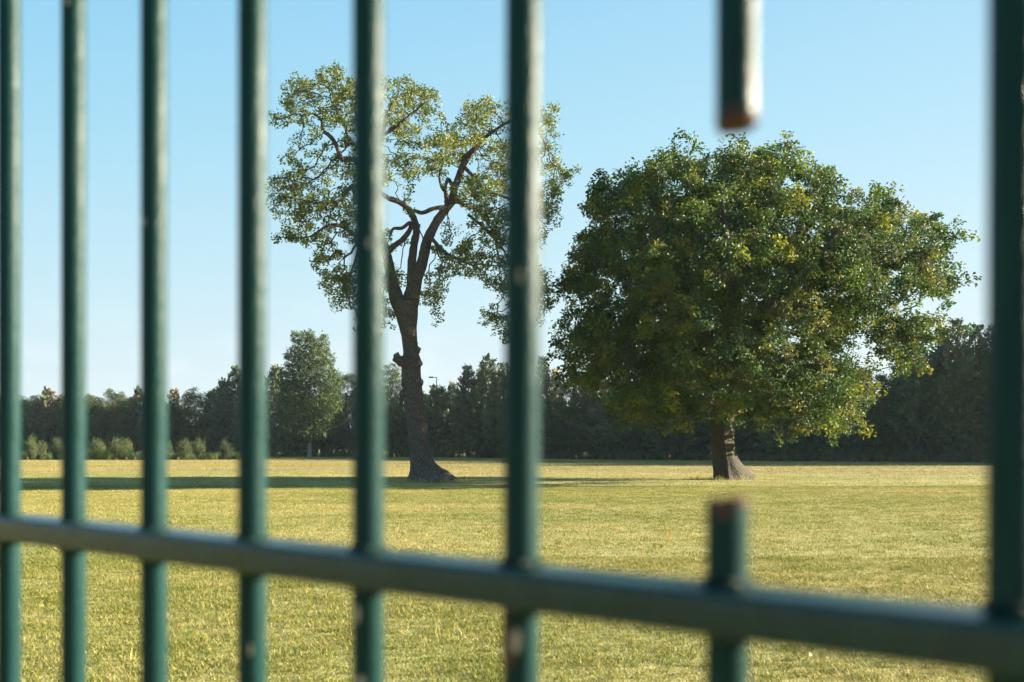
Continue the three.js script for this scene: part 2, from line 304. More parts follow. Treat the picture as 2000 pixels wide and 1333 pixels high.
  stub([[792, 712, 8, -.3], [778, 706, 6, -.6], [768, 702, 4, -.7]], 32);
  stub([[806, 690, 9], [814, 686, 6, -.2], [819, 681, 4.4, -.3]], 33);
  stub([[808, 712, 10], [816, 711, 7.5, -.3], [821, 709, 6, -.4]], 34);
  stub([[812, 748, 12], [820, 747, 9, -.2], [824, 746, 5.5, -.25]], 35);
  stub([[794, 770, 12], [786, 768, 8, -.2], [782, 767, 5.5, -.2]], 36);
  stub([[912, 305, 6, .8], [924, 292, 5, .4], [934, 277, 3.4, .2]], 37);
  stub([[872, 395, 5, .4], [870, 372, 4.2, -.1], [864, 360, 3.2, -.2]], 38);
  const blobs = [[655, 160, 40, 38], [590, 180, 46, 38], [552, 232, 30, 26], [622, 232, 40, 30], [680, 215, 36, 50], [590, 275, 34, 22, .6], [578, 310, 24, 24, .7], [792, 182, 44, 34], [835, 200, 34, 32], [772, 232, 34, 40], [800, 262, 26, 26], [722, 175, 40, 45], [715, 235, 30, 40],
    [570, 365, 52, 38, .8], [548, 412, 36, 38, .85], [620, 350, 48, 40], [640, 410, 48, 40], [598, 448, 46, 30], [640, 500, 36, 42], [655, 560, 28, 42], [690, 560, 32, 55], [772, 330, 40, 42, .7], [822, 312, 50, 38, .55], [855, 262, 28, 26, .7], [922, 222, 36, 26], [945, 208, 30, 20], [982, 218, 34, 26], [880, 292, 38, 40], [920, 255, 40, 38], [962, 292, 40, 50],
    [988, 330, 44, 60], [1066, 225, 22, 34], [1070, 300, 34, 45], [1106, 335, 24, 24], [1075, 392, 24, 50], [1066, 445, 18, 26], [942, 370, 50, 40, .8], [962, 432, 48, 38, .8], [890, 470, 32, 42, .8], [922, 512, 54, 44, 1.1], [972, 545, 42, 48, .9], [1002, 480, 38, 60], [1032, 540, 42, 60], [960, 622, 26, 28], [996, 645, 28, 36], [1055, 592, 28, 42], [852, 545, 28, 34, .8], [842, 582, 30, 26, .8], [850, 615, 16, 18], [755, 620, 20, 28], [750, 560, 24, 50], [735, 640, 18, 24], [780, 540, 18, 22, .7], [1040, 425, 36, 60], [700, 330, 40, 60], [690, 420, 35, 60], [735, 480, 22, 40, .7], [712, 620, 26, 40, .8]];
  const R = rng(71), att = [];
  for (const [x, y, rx, ry, dens = 1] of blobs) {
    const w = Math.sqrt(clamp(1 - Math.pow((x - 810) / 330, 2))), m = Math.round(rx * ry / px / px * 190 * dens);
    for (let h = 0; h < 2; h++) {
      const dz = (R() - .5) * 2 * 4.2 * w * (h ? 1 : .6), rz = (rx + ry) / 2 * 1.1;
      for (let k = 0; k < m * .62; k++) { let a, b, c; do { a = R() * 2 - 1; b = R() * 2 - 1; c = R() * 2 - 1; } while (a * a + b * b + c * c > 1); const p = at(x + a * rx, y + b * ry, z0 + dz + c * rz / px); if (N3(p.x * .9, p.y * .9, p.z * .9) > -.03) att.push(p); }
    }
  }
  const nodes = colonise(seedsOf(limbs), att, { step: .23, kill: .29, reach: 5, sag: .05, seed: 6, wiggle: .5, tip: .012 });
  nodes.forEach((n) => { n.q = n.p; n.p = n.p.clone().sub(base); }); part('branches', twigGeo(nodes), twigMat, tree, 'stuff'); nodes.forEach((n) => { n.p = n.q; });
  const G1 = col(.115, .165, .032), G2 = col(.21, .24, .055), G3 = col(.33, .32, .045);
  const cnt = dress(tree, nodes, R, { prob: .95, thin: .019, scale: .82, offset: base, colour: (p, r) => { const a = N3(p.x * .45, p.y * .45, p.z * .45 + 30); return mix(mix(G1, G2, .45 + a * .6), G3, r() < .14 ? .8 : .05).multiplyScalar(.8 + r() * .4); } });
  console.log('tall oak', att.length, nodes.length, cnt);
}

// ───────────────────────── the broad oak ─────────────────────────
{
  const z0 = 52.5, px = F / z0, base = at(1425, 937, z0); base.y = 0;
  const tree = thing('oak_tree', 'broad dense oak with short thick trunk and rounded leafy crown', 'tree', base);
  const L = (a) => limbFrom(a, z0, px), loc = (pts) => pts.map(([p, r]) => [p.clone().sub(base), r]);
  const trunk = L([[1427, 943, 33], [1425, 932, 29], [1421, 918, 26.5], [1416, 895, 24.5], [1412, 867, 23], [1411, 840, 22.5], [1412, 815, 23.5], [1414, 790, 26], [1417, 765, 28]]);
  part('trunk', limbGeo(loc(trunk), 30, 6, .06, 3, (t, a, c) => { const f = Math.pow(clamp(1 - c.y / 1.5), 2.0); return f * (.04 + .5 * Math.pow(Math.max(0, Math.cos(a * 3 + .9)), 3)) + f * f * .14 * Math.pow(Math.max(0, Math.cos(a * 7 + 2)), 2) + f * .25 * Math.pow(Math.max(0, Math.cos(a - 1.57)), 4) + .04 * N3(Math.cos(a) * 2.6, Math.sin(a) * 2.6, c.y * 1.6 + 8); }), barkMoss, tree);
  const limbs = [
    { pts: L([[1424, 790, 18], [1444, 740, 15], [1470, 680, 13], [1512, 620, 11.5, .5], [1580, 572, 9.5, 1], [1650, 542, 7.5, 1], [1750, 516, 5, .6], [1830, 490, 2.6]]), start: .2 },
    { pts: L([[1418, 785, 20], [1424, 700, 16, .6], [1432, 600, 13, 1], [1442, 500, 10.5, .8], [1464, 430, 8, .4], [1482, 350, 4.5], [1490, 300, 2.5]]), start: .25 },
    { pts: L([[1410, 790, 18], [1388, 720, 14, -.6], [1350, 640, 11, -1], [1290, 570, 8.5, -1.2], [1200, 520, 5.5, -1.2], [1120, 500, 2.6, -1]]), start: .2 },
    { pts: L([[1412, 785, 16], [1398, 700, 12, 2], [1360, 600, 10, 3.6], [1310, 480, 7, 4.6], [1270, 390, 4, 5], [1240, 350, 2.4, 5]]), start: .25 },
    { pts: L([[1420, 785, 16], [1450, 700, 12, 2.6], [1500, 600, 10, 4.4], [1560, 480, 7, 5.4], [1610, 390, 4, 5.6], [1620, 340, 2.2, 5.4]]), start: .25 },
    { pts: L([[1418, 785, 15], [1440, 720, 12, -2.4], [1480, 640, 9, -4.4], [1540, 560, 6.5, -5.6], [1600, 500, 3.5, -6.2], [1640, 450, 2, -6.4]]), start: .25 },
    { pts: L([[1412, 785, 15], [1395, 720, 12, -2.6], [1370, 630, 9, -4.6], [1330, 530, 6, -5.8], [1290, 450, 3, -6.2]]), start: .25 },
    { pts: L([[1416, 790, 14], [1416, 730, 11, -3], [1420, 650, 8, -5], [1424, 560, 5.5, -6.4], [1420, 460, 3.4, -6.4], [1410, 380, 2, -5.4]]), start: .25 },
    { pts: L([[1406, 790, 12], [1370, 745, 9, -1.5], [1310, 720, 6.5, -2.6], [1240, 700, 4.5, -3.2], [1160, 690, 2.4, -3.2]]), start: .2 },
    { pts: L([[1428, 790, 12], [1480, 745, 9, -1.4], [1550, 720, 6.5, -2.4], [1620, 720, 4, -2.8], [1660, 760, 2.2, -2.8]]), start: .2 },
    { pts: L([[1512, 620, 8, .5], [1590, 610, 6.5, 0], [1680, 605, 4.6, -.6], [1760, 640, 2.8, -1], [1780, 690, 1.6, -1]]), start: .15 },
    { pts: L([[1580, 572, 6, 1], [1640, 500, 4.5, 1.6], [1700, 440, 3.2, 2], [1740, 400, 2, 2]]), start: .15 },
    { pts: L([[1408, 790, 12], [1370, 740, 9, 3], [1300, 690, 6, 5], [1230, 640, 3.5, 6]]), start: .25 },
    { pts: L([[1426, 790, 12], [1480, 740, 9, 3.4], [1560, 690, 6, 5.4], [1640, 650, 3.5, 6.2]]), start: .25 },
  ];
  limbs.forEach((l, i) => part('limb', limbGeo(loc(l.pts), 10, 5, .14, 60 + i), bark, tree));
  const poly = [[1135, 345], [1165, 342], [1200, 352], [1222, 330], [1250, 312], [1290, 292], [1332, 285], [1350, 300], [1385, 272], [1440, 266], [1470, 285], [1500, 278], [1545, 285], [1560, 312], [1600, 302], [1640, 312], [1655, 345], [1690, 372], [1735, 362], [1762, 400], [1800, 408], [1838, 402], [1850, 430], [1872, 442], [1862, 500], [1880, 560], [1850, 600], [1842, 650], [1800, 690], [1788, 738], [1760, 742], [1742, 695], [1715, 672], [1690, 690], [1705, 735], [1690, 790], [1650, 835], [1600, 842], [1552, 845], [1500, 812], [1460, 806], [1440, 818], [1385, 812], [1330, 828], [1285, 843], [1262, 830], [1225, 832], [1196, 800], [1182, 765], [1100, 740], [1085, 690], [1112, 640], [1108, 600], [1075, 560], [1082, 535], [1108, 480], [1120, 430], [1115, 395], [1150, 385], [1140, 360]];
  const inside = (x, y) => { let r = false; for (let i = 0, j = poly.length - 1; i < poly.length; j = i++) if ((poly[i][1] > y) !== (poly[j][1] > y) && x < (poly[j][0] - poly[i][0]) * (y - poly[i][1]) / (poly[j][1] - poly[i][1]) + poly[i][0]) r = !r; return r; };
  const edge = (x, y) => { let m = 1e9; for (let i = 0, j = poly.length - 1; i < poly.length; j = i++) { const [ax, ay] = poly[j], [bx, by] = poly[i], t = clamp(((x - ax) * (bx - ax) + (y - ay) * (by - ay)) / ((bx - ax) ** 2 + (by - ay) ** 2)); m = Math.min(m, Math.hypot(x - ax - (bx - ax) * t, y - ay - (by - ay) * t)); } return m; };
  const R = rng(72), att = [];
  const boughs = [];
  let gap = .6; const bough = (p, q) => { if (boughs.every((b) => b[0].distanceTo(p) > (b[1] + q) * gap)) boughs.push([p, q]); };
  for (const [x, y, dz, q] of [[1500, 800, 1, 1.1], [1560, 818, 2.5, 1.1], [1610, 812, 0, 1.1], [1650, 790, 3, 1.1], [1560, 770, 4.5, 1.3], [1620, 745, 1.5, 1.3], [1665, 740, 4.5, 1], [1530, 740, -3, 1.3], [1765, 715, -.5, .75], [1755, 670, -.5, .9], [1800, 640, 0, 1], [1270, 810, 0, 1.1], [1230, 790, -2.5, 1], [1310, 790, 2.5, 1.2], [1240, 740, 2, 1.3], [1350, 805, -3, 1]]) bough(at(x, y, z0 + dz), q);
  gap = .86;
  for (let k = 0; k < 9000; k++) {
    const x = lerp(1070, 1885, R()), y = lerp(262, 848, R()), q = lerp(.7, 1.65, R()) * (x > 1680 ? .72 : 1); if (!inside(x, y)) continue;
    const e = edge(x, y); if (e < q * px * .5 || (e < 60 && q > 1.15)) continue; gap = x > 1500 ? .95 : .86;
    const t = clamp(e / 235), half = .6 + 7.2 * Math.sqrt(1 - (1 - t) * (1 - t)) * (x > 1690 ? .7 : 1) + 3 * Math.pow(clamp((y - 600) / 220), 1.5) * clamp((x - 1150) / 90) * clamp((1740 - x) / 60);
    let c = R() * 2 - 1; c = Math.sign(c) * Math.pow(Math.abs(c), .7);
    const p = at(x, y, z0 + c * half); p.x = (x - CX) / F * z0 + (p.x - (x - CX) / F * z0) * .6; bough(p, q);
  }
  for (const [p, q] of boughs) {
    const wisp = p.x > (1700 - CX) / F * z0 ? .42 : 1, n = Math.round(q * q * q * 38 * wisp) + 16;
    for (let k = 0; k < n; k++) { let v; do v = V(R() * 2 - 1, R() * 2 - 1, R() * 2 - 1); while (v.lengthSq() > 1); v.setLength(Math.pow(v.length(), .6) * q * (R() < .10 ? 1.75 : 1)); v.y = v.y * .78 - v.x * v.x * .06; const a = p.clone().add(v); if (N3(a.x * 1.1, a.y * 1.1, a.z * 1.1) > -.5) att.push(a); }
  }
  const nodes = colonise(seedsOf(limbs), att, { step: .28, kill: .34, reach: 5, sag: .03, seed: 8, wiggle: .38 });
  nodes.forEach((n) => { n.q = n.p; n.p = n.p.clone().sub(base); }); part('branches', twigGeo(nodes), twigMat, tree, 'stuff'); nodes.forEach((n) => { n.p = n.q; });
  const G1 = col(.042, .092, .022), G2 = col(.115, .18, .028), BR = col(.17, .14, .05), BACKLIT = col(.30, .30, .022);  // yellow clumps imitate sun shining through leaves, put into the leaf colour
  const cnt = dress(tree, nodes, R, { prob: .8, thin: .026, scale: 1.05, offset: base, mat: denseLeaf, clumps: [leafClump(23, .29, .135, .088, 121), leafClump(22, .32, .13, .084, 122), leafClump(24, .27, .14, .09, 123)], colour: (p, r) => {
    const a = N3(p.x * .35, p.y * .35, p.z * .35 + 60), b = N3(p.x * .5 + 7, p.y * .5, p.z * .5);
    return mix(mix(mix(G1, G2, .4 + a * .7), BR, b > .5 ? .5 : 0), BACKLIT, N3(p.x * .5, p.y * .5 + 20, p.z * .5) > .58 ? .6 : r() < .06 ? .7 : 0).multiplyScalar(.8 + r() * .4); } });
  console.log('broad oak', boughs.length, att.length, nodes.length, cnt);
}

// ───────────────────────── trees along the far edge ─────────────────────────
function spray(n, len, wid, seed) {                                               // conifer spray: a fan of scale-leaf fingers
  const R = rng(seed), T = new Tris();
  for (let k = 0; k < n; k++) {
    const t = k / n, y = t * len * .75, a = (R() - .5) * 2.0 + (k % 2 ? .75 : -.75), l = len * (.42 - .25 * t) * (.7 + R() * .6), w = wid * (.7 + R() * .6), tw = (R() - .5) * 1.1;
    const dx = Math.sin(a) * l, dy = Math.cos(a) * l * .8, dz = tw * l * .5, ox = (R() - .5) * .08, oz = (R() - .5) * .14;
    const i0 = T.v(ox, y, oz), i1 = T.v(ox + dx * .5 - w * Math.cos(a), y + dy * .5 + w * Math.sin(a), oz + dz * .5 + w * .4), i2 = T.v(ox + dx, y + dy, oz + dz), i3 = T.v(ox + dx * .5 + w * Math.cos(a), y + dy * .5 - w * Math.sin(a), oz + dz * .5 - w * .4);
    T.f(i0, i1, i2); T.f(i0, i2, i3);
  }
  return T.geo(true);
}
const sprays = [spray(14, .75, .075, 91), spray(13, .85, .07, 92)];
const bushClumps = [leafClump(16, .42, .17, .10, 95), leafClump(16, .48, .16, .10, 96)];
const DG = col(.068, .108, .048), MG = col(.10, .136, .04), BRN = col(.15, .09, .046), TAN = col(.19, .14, .062), LG = col(.11, .15, .035);
function conifer(tree, h, w, seed, { tint = .1, tintCol = BRN, green = DG, ragged = .3, low = .05, density = 1, leaders = 1 }) {
  const R = rng(seed), geo = new Tris(), bins = sprays.map(() => [[], []]), parts = [];
  for (let ld = 0; ld < leaders; ld++) {
    const lx = ld ? (R() - .5) * w * .55 : 0, lz = ld ? (R() - .5) * w * .5 : 0, lh = ld ? h * (.74 + R() * .2) : h, lw = ld ? w * .62 : w;
    parts.push(limbGeo([[V(lx * .2, -.1, lz * .2), .13 + h * .010], [V(lx * .7, lh * .3, lz * .7), .11 + h * .006], [V(lx, lh * .7, lz), .06], [V(lx, lh * .98, lz), .015]], 6, 3, .1, seed + ld));
    const m = Math.round(lh * 13 * density);
    for (let k = 0; k < m; k++) {
      const t = Math.pow(k / m, .92), y = lerp(low * lh, lh * .99, t), prof = Math.pow(1 - t, .78) * (.72 + .28 * clamp(t / .12)) * lw * .57, a = k * 2.39996 + R() * .8;
      const rag = 1 + ragged * (N3(Math.cos(a) * 1.2 + seed, y * .45, Math.sin(a) * 1.2) + (R() - .5) * .8), len = Math.max(.25, prof * rag), rise = lerp(.15, .75, t) + (R() - .5) * .25;
      const tip = V(lx + Math.cos(a) * len, y + len * rise, lz + Math.sin(a) * len), root = V(lx, y, lz);
      const d = tip.clone().sub(root).normalize(), [u, vv] = frame(d), b = geo.p.length / 3;
      for (const [c, r] of [[root, .022], [tip, .006]]) for (let s = 0; s < 3; s++) { const q = s * 2.094; geo.v(c.x + (u.x * Math.cos(q) + vv.x * Math.sin(q)) * r, c.y + (u.y * Math.cos(q) + vv.y * Math.sin(q)) * r, c.z + (u.z * Math.cos(q) + vv.z * Math.sin(q)) * r); }
      for (let s = 0; s < 3; s++) { const e = (s + 1) % 3; geo.f(b + s, b + e, b + 3 + s); geo.f(b + e, b + 3 + e, b + 3 + s); }
      const ns = Math.max(2, Math.round(len / .22));
      for (let j = 0; j < ns; j++) {
        const f = lerp(.30, 1, (j + R()) / ns), p = root.clone().lerp(tip, f); p.x += (R() - .5) * .35; p.y += (R() - .5) * .3; p.z += (R() - .5) * .35;
        const dd = d.clone().add(V((R() - .5) * 1.3, .35 + (R() - .5) * .6, (R() - .5) * 1.3)).normalize(), q = new THREE.Quaternion().setFromUnitVectors(V(0, 1, 0), dd).multiply(new THREE.Quaternion().setFromAxisAngle(V(0, 1, 0), R() * 6.28)), s = .75 + R() * .5;
        const bb = Math.floor(R() * sprays.length), dead = N3(p.x * .55 + seed * 3, p.y * .55, p.z * .55) > .75 - tint * 1.5 ? .75 : 0;
        bins[bb][0].push(new THREE.Matrix4().compose(p, q, V(s, s, s))); bins[bb][1].push(mix(mix(green, MG, R() * .5), tintCol, dead * (.6 + R() * .5)).multiplyScalar(.75 + R() * .5));
      }
    }
  }
  part('trunk', mergeGeometries(parts), twigMat, tree); part('branches', geo.geo(), twigMat, tree, 'stuff');
  bins.forEach((v, i) => copies('crown', sprays[i], coniferLeaf, v[0], v[1], tree, 'stuff'));
}
function broadleaf(tree, h, w, seed, { c1 = DG, c2 = MG, c3 = LG, low = .06, lumps = 26, dens = 1, clumps = bushClumps, mat = oakLeaf, scale = 1, trunk = .16, stretch = 1 }) {
  const R = rng(seed), bins = clumps.map(() => [[], []]), stems = [limbGeo([[V(0, -.1, 0), trunk], [V((R() - .5) * .3, h * .3, 0), trunk * .75], [V((R() - .5) * .5, h * .62, (R() - .5) * .4), trunk * .45], [V((R() - .5) * .5, h * .9, 0), .02]], 8, 3, .12, seed)], limbs = [];
  for (let k = 0; k < lumps; k++) {
    const t = lerp(low + .08, .93, (k + R() * .8) / lumps), wid = w * .5 * Math.pow(Math.sin(Math.PI * clamp(.16 + t * .80)), .7), a = k * 2.39996 + R(), rr = Math.sqrt(R()) * .72 + .12, lr = Math.max(.35, w * (.15 + R() * .09) * (1 - t * .35));
    const c = V(Math.cos(a) * wid * rr, t * h, Math.sin(a) * wid * rr);
    limbs.push(limbGeo([[V(0, Math.max(.3, c.y - wid * .9), 0), .035], [c.clone().multiplyScalar(.55).setY(c.y - wid * .25), .025], [c, .01]], 4, 2, .1, k));
    const n = Math.round(lr * lr * 52 * dens / scale);
    for (let j = 0; j < n; j++) {
      let p; do p = V(R() * 2 - 1, R() * 2 - 1, R() * 2 - 1); while (p.lengthSq() > 1); p.setLength(lr * Math.pow(p.length(), .5)); p.y *= .85 * stretch; p.add(c); if (p.y < .15) p.y = .15 + R() * .2; if (N3(p.x * 1.1 + seed, p.y * 1.1, p.z * 1.1) < -.5) continue;
      const b = Math.floor(R() * clumps.length), q = N3(p.x * .5, p.y * .5 + seed, p.z * .5);
      bins[b][0].push(place(p, scale * (.75 + R() * .5), R, 1)); bins[b][1].push(mix(mix(c1, c2, R()), c3, q > .25 ? .7 : R() < .12 ? .6 : 0).multiplyScalar(.75 + R() * .5));
    }
  }
  part('trunk', stems[0], bark, tree); part('branches', mergeGeometries(limbs), twigMat, tree, 'stuff');
  bins.forEach((v, i) => v[0].length && copies('crown', clumps[i], mat, v[0], v[1], tree, 'stuff'));
}
const zLine = (x) => { const k = [[-300, 168], [0, 163], [480, 160], [700, 158], [870, 152], [1190, 128], [1500, 117], [1900, 108], [2400, 102], [3200, 100]]; let i = 0; while (i < k.length - 2 && x > k[i + 1][0]) i++; return lerp(k[i][1], k[i + 1][1], (x - k[i][0]) / (k[i + 1][0] - k[i][0])); };
const kinds = {
  green: ['conifer_tree', 'dark green ragged conifer'], brown: ['conifer_tree', 'conifer with browned dying foliage'], tan: ['conifer_tree', 'conifer with a dry tan top'],
  leaf: ['broadleaf_tree', 'round-headed green broadleaf tree'], pale: ['broadleaf_tree', 'olive and tan mixed broadleaf tree'],
};
const stretch = (x) => x < 480 ? 'behind the field-edge shrubs' : x < 700 ? 'beside the slender birch' : x < 1100 ? 'behind the tall thin-crowned oak' : x < 1700 ? 'behind the broad dense oak' : 'at the tallest end of the far row';
[[-150, 770, 100, 'leaf'], [-70, 768, 100, 'green'], [8, 775, 105, 'leaf'], [64, 772, 62, 'leaf'], [92, 763, 70, 'brown'], [128, 776, 70, 'leaf'], [165, 778, 75, 'leaf'], [205, 786, 72, 'pale'], [240, 782, 74, 'pale'], [270, 763, 56, 'brown'], [308, 776, 78, 'leaf'], [340, 765, 42, 'brown'], [382, 759, 74, 'pale'], [414, 766, 44, 'tan'], [436, 745, 58, 'green'], [460, 720, 60, 'green'], [498, 738, 72, 'green'],
  [538, 718, 58, 'tan'], [578, 742, 74, 'green'], [640, 740, 72, 'leaf'], [680, 721, 70, 'leaf'], [726, 724, 68, 'leaf'], [763, 704, 72, 'leaf'], [803, 742, 62, 'green'], [848, 757, 56, 'tan'], [884, 750, 66, 'green'], [914, 721, 62, 'brown'], [951, 699, 84, 'green'], [986, 713, 66, 'green'], [1026, 722, 76, 'tan'], [1060, 702, 52, 'green'], [1086, 728, 64, 'tan'], [1120, 720, 84, 'leaf'],
  [1166, 715, 90, 'green'], [1215, 722, 90, 'green'], [1268, 716, 92, 'green'], [1322, 722, 92, 'green'], [1375, 718, 92, 'leaf'], [1430, 724, 92, 'green'], [1484, 716, 92, 'green'], [1540, 722, 92, 'green'], [1592, 720, 92, 'leaf'], [1645, 722, 90, 'green'], [1688, 726, 80, 'green'], [1722, 719, 74, 'leaf'], [1758, 730, 70, 'brown'], [1798, 676, 92, 'green'], [1838, 654, 80, 'tan'], [1872, 628, 76, 'green'], [1906, 638, 70, 'green'], [1940, 640, 84, 'green'], [2000, 640, 110, 'green'], [2080, 630, 110, 'green'], [2170, 640, 120, 'leaf'], [2270, 610, 120, 'green'], [2380, 560, 130, 'green'], [2490, 520, 130, 'green'], [2600, 500, 130, 'green'], [2720, 480, 140, 'green'], [2840, 480, 140, 'green'], [2960, 480, 140, 'green'], [3080, 480, 140, 'green'],
].forEach(([x, top, w, kind], i) => {
  const R = rng(500 + i), z = zLine(x) + (i % 2 ? 1.4 : -.6) + R() * 1.2, h = (HY - top) / F * z + EYE, W = w / F * z * 1.22, [name, look] = kinds[kind], label = `${look} ${stretch(x)}`;
  const tree = thing(name, label, 'tree', V((x - CX) / F * z, 0, -z), `${look.replace(' tree', '').replace('conifer', 'conifers')}: ${stretch(x)}`); tree.rotation.y = R() * 6.28;
  if (kind === 'leaf') broadleaf(tree, h, W, 900 + i, { c1: DG, c2: MG, c3: LG, lumps: 24 });
  else if (kind === 'pale') broadleaf(tree, h, W, 900 + i, { c1: MG, c2: LG, c3: TAN, lumps: 24 });
  else conifer(tree, h, W, 900 + i, { tint: kind === 'green' ? .12 : .45, tintCol: kind === 'brown' ? BRN : TAN, green: [DG, col(.055, .10, .058), col(.09, .118, .046), col(.075, .09, .042)][Math.floor(R() * 4)], leaders: w > 62 ? 3 : 1, ragged: .5, density: w > 62 ? .9 : 1.3 });
});
// a second row that closes the gaps
for (let x = -40, i = 0; x < 2060; x += x < 480 ? 58 : 50, i++) {
  const R = rng(3000 + i), z = zLine(x) + 7 + R() * 2, top = (x < 480 ? 800 : x < 1100 ? 768 : x < 1700 ? 745 : x < 1780 ? 760 : 690) + R() * 16, h = (HY - top) / F * z + EYE;
  const tree = thing('conifer_tree', `dark conifer in the second line of trees ${stretch(x)}`, 'tree', V((x - CX) / F * z, 0, -z), `second line of conifers ${stretch(x)}`); tree.rotation.y = R() * 6.28;
  conifer(tree, h, 80 / F * z * 1.2, 3100 + i, { tint: .04, leaders: 3, low: .02, density: .62, ragged: .3 });
}
// distant round trees on the rise beyond
[[55, 778, 300, 42], [130, 782, 310, 46], [178, 772, 320, 56], [221, 760, 310, 54], [250, 772, 330, 40], [310, 780, 320, 60]].forEach(([x, top, z, w], i) => {
  const tree = thing('broadleaf_tree', 'distant domed bluish green tree beyond the far row', 'tree', V((x - CX) / F * z, 0, -z), 'distant domed trees');
  broadleaf(tree, (HY - top) / F * z + EYE, w / F * z * 1.15, 1200 + i, { lumps: 20, scale: 1.9, dens: .9, trunk: .4, low: .25 });
});
// the slender birch in front of the row
{
  const z = 138, h = (HY - 645) / F * z + EYE, tree = thing('birch_tree', 'slender tall birch with loose pale green leaves in front of dark conifers', 'tree', V((604 - CX) / F * z, 0, -z));
  const R = rng(1400), px = F / z, T = (x, y, dz = 0) => V((x - 604) / px, EYE + (HY - y) / px, dz);
  const stem = [[V(0, -.1, 0), .28], [T(606, 850), .22], [T(607, 790), .16], [T(604, 720), .09], [T(603, 655), .02]];
  part('trunk', limbGeo(stem, 10, 4, .08, 3), new THREE.MeshStandardMaterial({ color: col(.19, .17, .15), bumpMap: barkBump, bumpScale: .01, roughness: .9 }), tree);
  const att = []; const blobs = [[570, 832, 20, 24], [600, 852, 26, 14], [632, 848, 20, 16], [655, 790, 14, 24], [577, 662, 9, 14], [604, 660, 12, 16], [632, 666, 9, 14], [590, 680, 14, 14], [620, 682, 14, 14], [580, 700, 26, 24], [625, 700, 30, 26], [600, 735, 44, 28], [640, 745, 28, 28], [575, 770, 34, 30], [625, 790, 36, 30], [595, 810, 36, 26], [640, 820, 16, 26], [612, 845, 26, 16], [560, 740, 16, 24]];
  for (const [x, y, rx, ry] of blobs) for (let k = 0; k < rx * ry * .8; k++) { let a, b, c; do { a = R() * 2 - 1; b = R() * 2 - 1; c = R() * 2 - 1; } while (a * a + b * b + c * c > 1); att.push(T(x + a * rx, y + b * ry, c * 2.2 + (R() - .5) * 2)); }
  const nodes = colonise(seedsOf([{ pts: stem, start: .25 }]), att, { step: .34, kill: .38, reach: 5, sag: -.12, seed: 4, wiggle: .25 });
  part('branches', twigGeo(nodes), twigMat, tree, 'stuff');
  const A = col(.055, .10, .026), B = col(.11, .155, .042);
  dress(tree, nodes, R, { prob: .9, thin: .04, scale: 1.05, offset: V(0, 0, 0), clumps: [leafClump(13, .34, .15, .11, 25), leafClump(13, .34, .16, .11, 26)], colour: (p, r) => mix(A, B, r()).multiplyScalar(.8 + r() * .4) });
}
// shrubs with upright shoots at the field edge
{
  const shoots = [leafClump(12, .16, .11, .05, 97, 2.2), leafClump(12, .17, .12, .05, 98, 2.2)];
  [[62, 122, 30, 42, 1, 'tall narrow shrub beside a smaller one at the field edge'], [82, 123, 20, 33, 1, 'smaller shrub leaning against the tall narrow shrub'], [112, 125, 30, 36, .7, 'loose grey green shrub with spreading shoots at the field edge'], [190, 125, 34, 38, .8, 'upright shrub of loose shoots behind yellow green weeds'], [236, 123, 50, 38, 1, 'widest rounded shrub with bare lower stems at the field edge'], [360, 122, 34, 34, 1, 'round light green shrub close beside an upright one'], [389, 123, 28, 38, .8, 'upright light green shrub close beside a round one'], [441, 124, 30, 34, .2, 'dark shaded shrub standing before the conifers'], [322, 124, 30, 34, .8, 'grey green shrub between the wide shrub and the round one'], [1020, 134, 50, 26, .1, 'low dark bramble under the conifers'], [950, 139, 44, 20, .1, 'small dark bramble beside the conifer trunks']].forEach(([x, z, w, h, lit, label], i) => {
    const s = thing('shrub', label, 'shrub', V((x - CX) / F * z, 0, -z)), R = rng(1500 + i), hh = h / F * z * 1.1, ww = w / F * z, n = Math.round(ww * hh * 26), stems = [], bins = [[[], []], [[], []]];
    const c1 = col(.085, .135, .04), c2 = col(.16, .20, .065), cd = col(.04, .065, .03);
    for (let k = 0; k < n; k++) {
      const a = R() * 6.283, spread = Math.sqrt(R()), top = V(Math.cos(a) * ww * .5 * spread, hh * (.55 + .5 * R()) * (1 - .35 * spread * spread), Math.sin(a) * ww * .5 * spread), mid = V(top.x * .45, top.y * .5, top.z * .45);
      stems.push(limbGeo([[V(Math.cos(a) * .15, -.03, Math.sin(a) * .15), .016], [mid, .011], [top, .004]], 3, 2, 0, k));
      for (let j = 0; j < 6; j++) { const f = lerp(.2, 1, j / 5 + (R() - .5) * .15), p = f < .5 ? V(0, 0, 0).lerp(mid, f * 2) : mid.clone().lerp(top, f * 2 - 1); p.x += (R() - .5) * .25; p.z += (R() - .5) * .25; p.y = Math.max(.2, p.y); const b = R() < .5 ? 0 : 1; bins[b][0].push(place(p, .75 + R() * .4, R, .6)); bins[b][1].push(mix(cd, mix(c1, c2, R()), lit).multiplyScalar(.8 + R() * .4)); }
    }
    part('stems', mergeGeometries(stems), twigMat, s, 'stuff'); bins.forEach((v, k) => copies('foliage', shoots[k], shrubLeaf, v[0], v[1], s, 'stuff'));
  });
}
